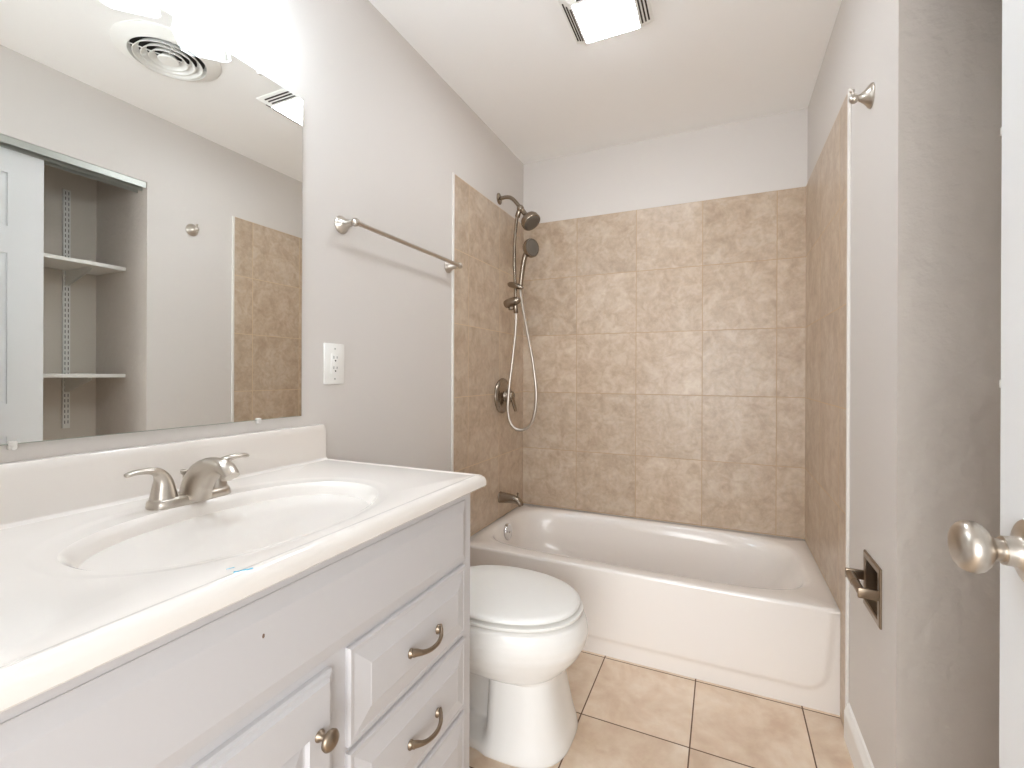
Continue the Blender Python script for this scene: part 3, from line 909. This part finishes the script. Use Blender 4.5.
# ------------------------------------------------------------------ ceiling fixtures
fan = thing('ceiling_fan_light', 'lit square exhaust fan light with slotted sides on the ceiling', 'ceiling light', (0.754, -1.027, H))
fx0, fx1, fy0, fy1 = 0.608, 0.900, -1.158, -0.896
bm = B()
def fr(ix, iy, z):
    return [(fx0 + ix, fy0 + iy, z), (fx1 - ix, fy0 + iy, z), (fx1 - ix, fy1 - iy * 0.45, z), (fx0 + ix, fy1 - iy * 0.45, z)]
loft(bm, [fr(0, 0, H - 0.0005), fr(0, 0, H - 0.006), fr(0.045, 0.045, H - 0.030), fr(0.047, 0.047, H - 0.028)])
hous = obj('housing', bm, M['plastic'], fan)
bm = B()
for k in range(3):
    t = 0.28 + 0.24 * k
    ix, z = 0.045 * t, H - 0.006 - 0.024 * t
    for s in (0, 1):
        x = fx0 + ix if s == 0 else fx1 - ix
        sg = 1 if s == 0 else -1
        box(bm, x - 0.0026, x + 0.0026, fy0 + 0.03 + ix, fy1 - 0.018 - 0.4 * ix, z - 0.0022, z + 0.002)
    y = fy0 + ix
    box(bm, fx0 + 0.03 + ix, fx1 - 0.03 - ix, y - 0.0026, y + 0.0026, z - 0.0022, z + 0.002)
obj('slots', bm, M['slot'], hous, 'dark air slots')
bm = B()
loft(bm, [fr(0.046, 0.046, H - 0.027), fr(0.046, 0.046, H - 0.031), fr(0.053, 0.053, H - 0.034), fr(0.09, 0.09, H - 0.036)])
obj('lens', bm, M['lens'], fan, 'warm glowing plastic lens', smooth=50)

ven = thing('ceiling_vent', 'round white air vent of concentric rings on the ceiling, seen in the mirror', 'vent', (0.95, -1.515, H))
vc = (0.95, -1.515, H)
bm = B()
lathe(bm, [(0.0005, 0.125), (0.0005, 0.182), (0.004, 0.184), (0.008, 0.178), (0.014, 0.160), (0.026, 0.137), (0.027, 0.133), (0.010, 0.125), (0.0005, 0.125)], vc, (0, 0, -1), 64, False, False)
obj('flange', bm, M['plastic'], ven, smooth=40)
bm = B(); lathe(bm, [(0.0004, 0.128), (0.0012, 0.128)], vc, (0, 0, -1), 48); obj('throat', bm, M['black'], ven, 'dark opening')
for r in (0.112, 0.086, 0.060):
    bm = B()
    lathe(bm, [(0.008, r - 0.012), (0.030, r + 0.006), (0.0315, r + 0.006), (0.0315, r + 0.003), (0.010, r - 0.015), (0.008, r - 0.012)], vc, (0, 0, -1), 56, False, False)
    obj('ring', bm, M['plastic'], ven, smooth=40)
bm = B(); lathe(bm, [(0.008, 0.020), (0.028, 0.037), (0.033, 0.034), (0.035, 0.005)], vc, (0, 0, -1), 40); obj('centre_cone', bm, M['plastic'], ven, smooth=40)
bm = B()
for a in (0.4, 0.4 + PI / 2):
    d = Vector((math.cos(a), math.sin(a), 0)) * 0.128
    c = Vector(vc) - Vector((0, 0, 0.016))
    tube(bm, [tuple(c - d) + (0.0025,), tuple(c + d) + (0.0025,)], 8, 1)
obj('spider', bm, M['plastic'], ven)

# ------------------------------------------------------------------ closet
bm = B()
box(bm, W + 0.004, W + 0.080, -2.615, YC - 0.003, 2.1175, 2.1205)
box(bm, W + 0.004, W + 0.007, -2.615, YC - 0.003, 2.090, 2.1175)
box(bm, W + 0.040, W + 0.043, -2.615, YC - 0.003, 2.082, 2.1175)
box(bm, W + 0.077, W + 0.080, -2.615, YC - 0.003, 2.078, 2.1175)
trk = obj('sliding_door_track', bm, M['alu'])
tag(trk, 'grey aluminium double track along the top of the closet opening', 'door track')

def panel_leaf(bm, x0, x1, y0, y1, z0, z1, cols, rows, stile, depth=0.008):
    """stile-and-rail door leaf in the y-z plane with raised panels; rows: list of (z0, z1) of the panels"""
    box(bm, x0 + depth, x1 - depth, y0 + 0.004, y1 - 0.004, z0 + 0.004, z1 - 0.004)
    pw = (y1 - y0 - stile * (cols + 1)) / cols
    ycs = [(y0 + stile + i * (pw + stile), y0 + stile + i * (pw + stile) + pw) for i in range(cols)]
    for a in [y0] + [c[1] for c in ycs]:
        box(bm, x0, x1, a, a + stile, z0, z1)
    zs = [z0] + [v for r in rows for v in r] + [z1]
    for c in ycs:
        for k in range(0, len(zs), 2):
            box(bm, x0, x1, c[0], c[1], zs[k], zs[k + 1])
        for r in rows:
            for xs, sg in ((x0, 1), (x1, -1)):
                pr_ = [(-0.002, depth + 0.0006), (0.0, depth - 0.0006), (0.006, depth - 0.0006), (0.030, 0.002), (0.032, 0.0015)]
                rings = [[(xs + sg * h, c[0] + i, r[0] + i), (xs + sg * h, c[1] - i, r[0] + i), (xs + sg * h, c[1] - i, r[1] - i), (xs + sg * h, c[0] + i, r[1] - i)] for i, h in pr_]
                loft(bm, rings)
bm = B()
panel_leaf(bm, W + 0.046, W + 0.074, -2.40, -1.672, 0.012, 2.100, 2, [(0.18, 0.90), (1.035, 1.655), (1.765, 1.985)], 0.112)
door2 = struct('door_2', bm, M['door'], 'white six-panel sliding closet door hanging half open', 'closet door')

st = thing('shelf_standard', 'white slotted shelf track on the closet rear wall', 'shelf track', (XB, -1.428, 0.88))
bm = B(); box(bm, XB - 0.012, XB - 0.0003, -1.443, -1.413, 0.876, 2.109, 0.001)
rail = obj('rail', bm, M['shelf'], st)
bm = B()
z = 0.90
while z < 2.09:
    for s in (-1, 1):
        box(bm, XB - 0.0126, XB - 0.0118, -1.428 + s * 0.0065 - 0.0014, -1.428 + s * 0.0065 + 0.0014, z, z + 0.016)
    z += 0.0275
obj('slots', bm, M['black'], rail, 'two rows of dark slots')
for zs, lab in ((1.690, 'upper white melamine closet shelf on a bracket'), (1.140, 'lower white melamine closet shelf on a bracket')):
    bm = B(); box(bm, 1.686, XB - 0.013, -2.58, YC - 0.004, zs, zs + 0.018, 0.0015)
    tag(obj('closet_shelf', bm, M['shelf']), lab, 'shelf', 'closet shelves')
    bm = B()
    x0, x1 = XB - 0.012, XB - 0.240
    for s in (-1, 1):
        y = -1.428 + s * 0.006
        pts = [(x0, zs - 0.001), (x1, zs - 0.001), (x1, zs - 0.014), (x0, zs - 0.080)]
        loft(bm, [[(p[0], y - 0.0012, p[1]) for p in pts], [(p[0], y + 0.0012, p[1]) for p in pts]])
    box(bm, x1, x0, -1.436, -1.420, zs - 0.003, zs - 0.0005)
    obj('bracket', bm, M['shelf'], st)

# ------------------------------------------------------------------ entry door, opened flat in front of the closet
DX0, DX1, DY1, DY0 = 1.450, 1.485, -1.8946, -2.745
bm = B()
panel_leaf(bm, DX0, DX1, DY0, DY1, 0.012, 2.03, 2, [(0.20, 0.86), (1.03, 1.62), (1.73, 1.92)], 0.115, 0.007)
door1 = struct('door_1', bm, M['door'], 'white panelled entry door swung open at the right edge of the room', 'door')
KY, KZ = -1.957, 0.968
bm = B()
kp = [(0.0002, 0.0365), (0.002, 0.0365), (0.0035, 0.034), (0.006, 0.026), (0.009, 0.0195), (0.012, 0.0170), (0.017, 0.0163), (0.0235, 0.0160), (0.024, 0.0135)]
lathe(bm, kp, (DX0, KY, KZ), (-1, 0, 0), 40)
obj('rosette', bm, M['nickel'], door1, 'brushed nickel rosette', smooth=40)
bm = B()
kp = [(0.023, 0.0125), (0.031, 0.0125), (0.034, 0.0155), (0.038, 0.0222), (0.043, 0.0272), (0.049, 0.0296), (0.055, 0.0292), (0.060, 0.0265), (0.0640, 0.0215), (0.0660, 0.0145), (0.0665, 0.005)]
lathe(bm, kp, (DX0, KY, KZ), (-1, 0, 0), 40)
obj('knob', bm, M['nickel'], door1, 'brushed nickel egg-shaped knob', smooth=50)
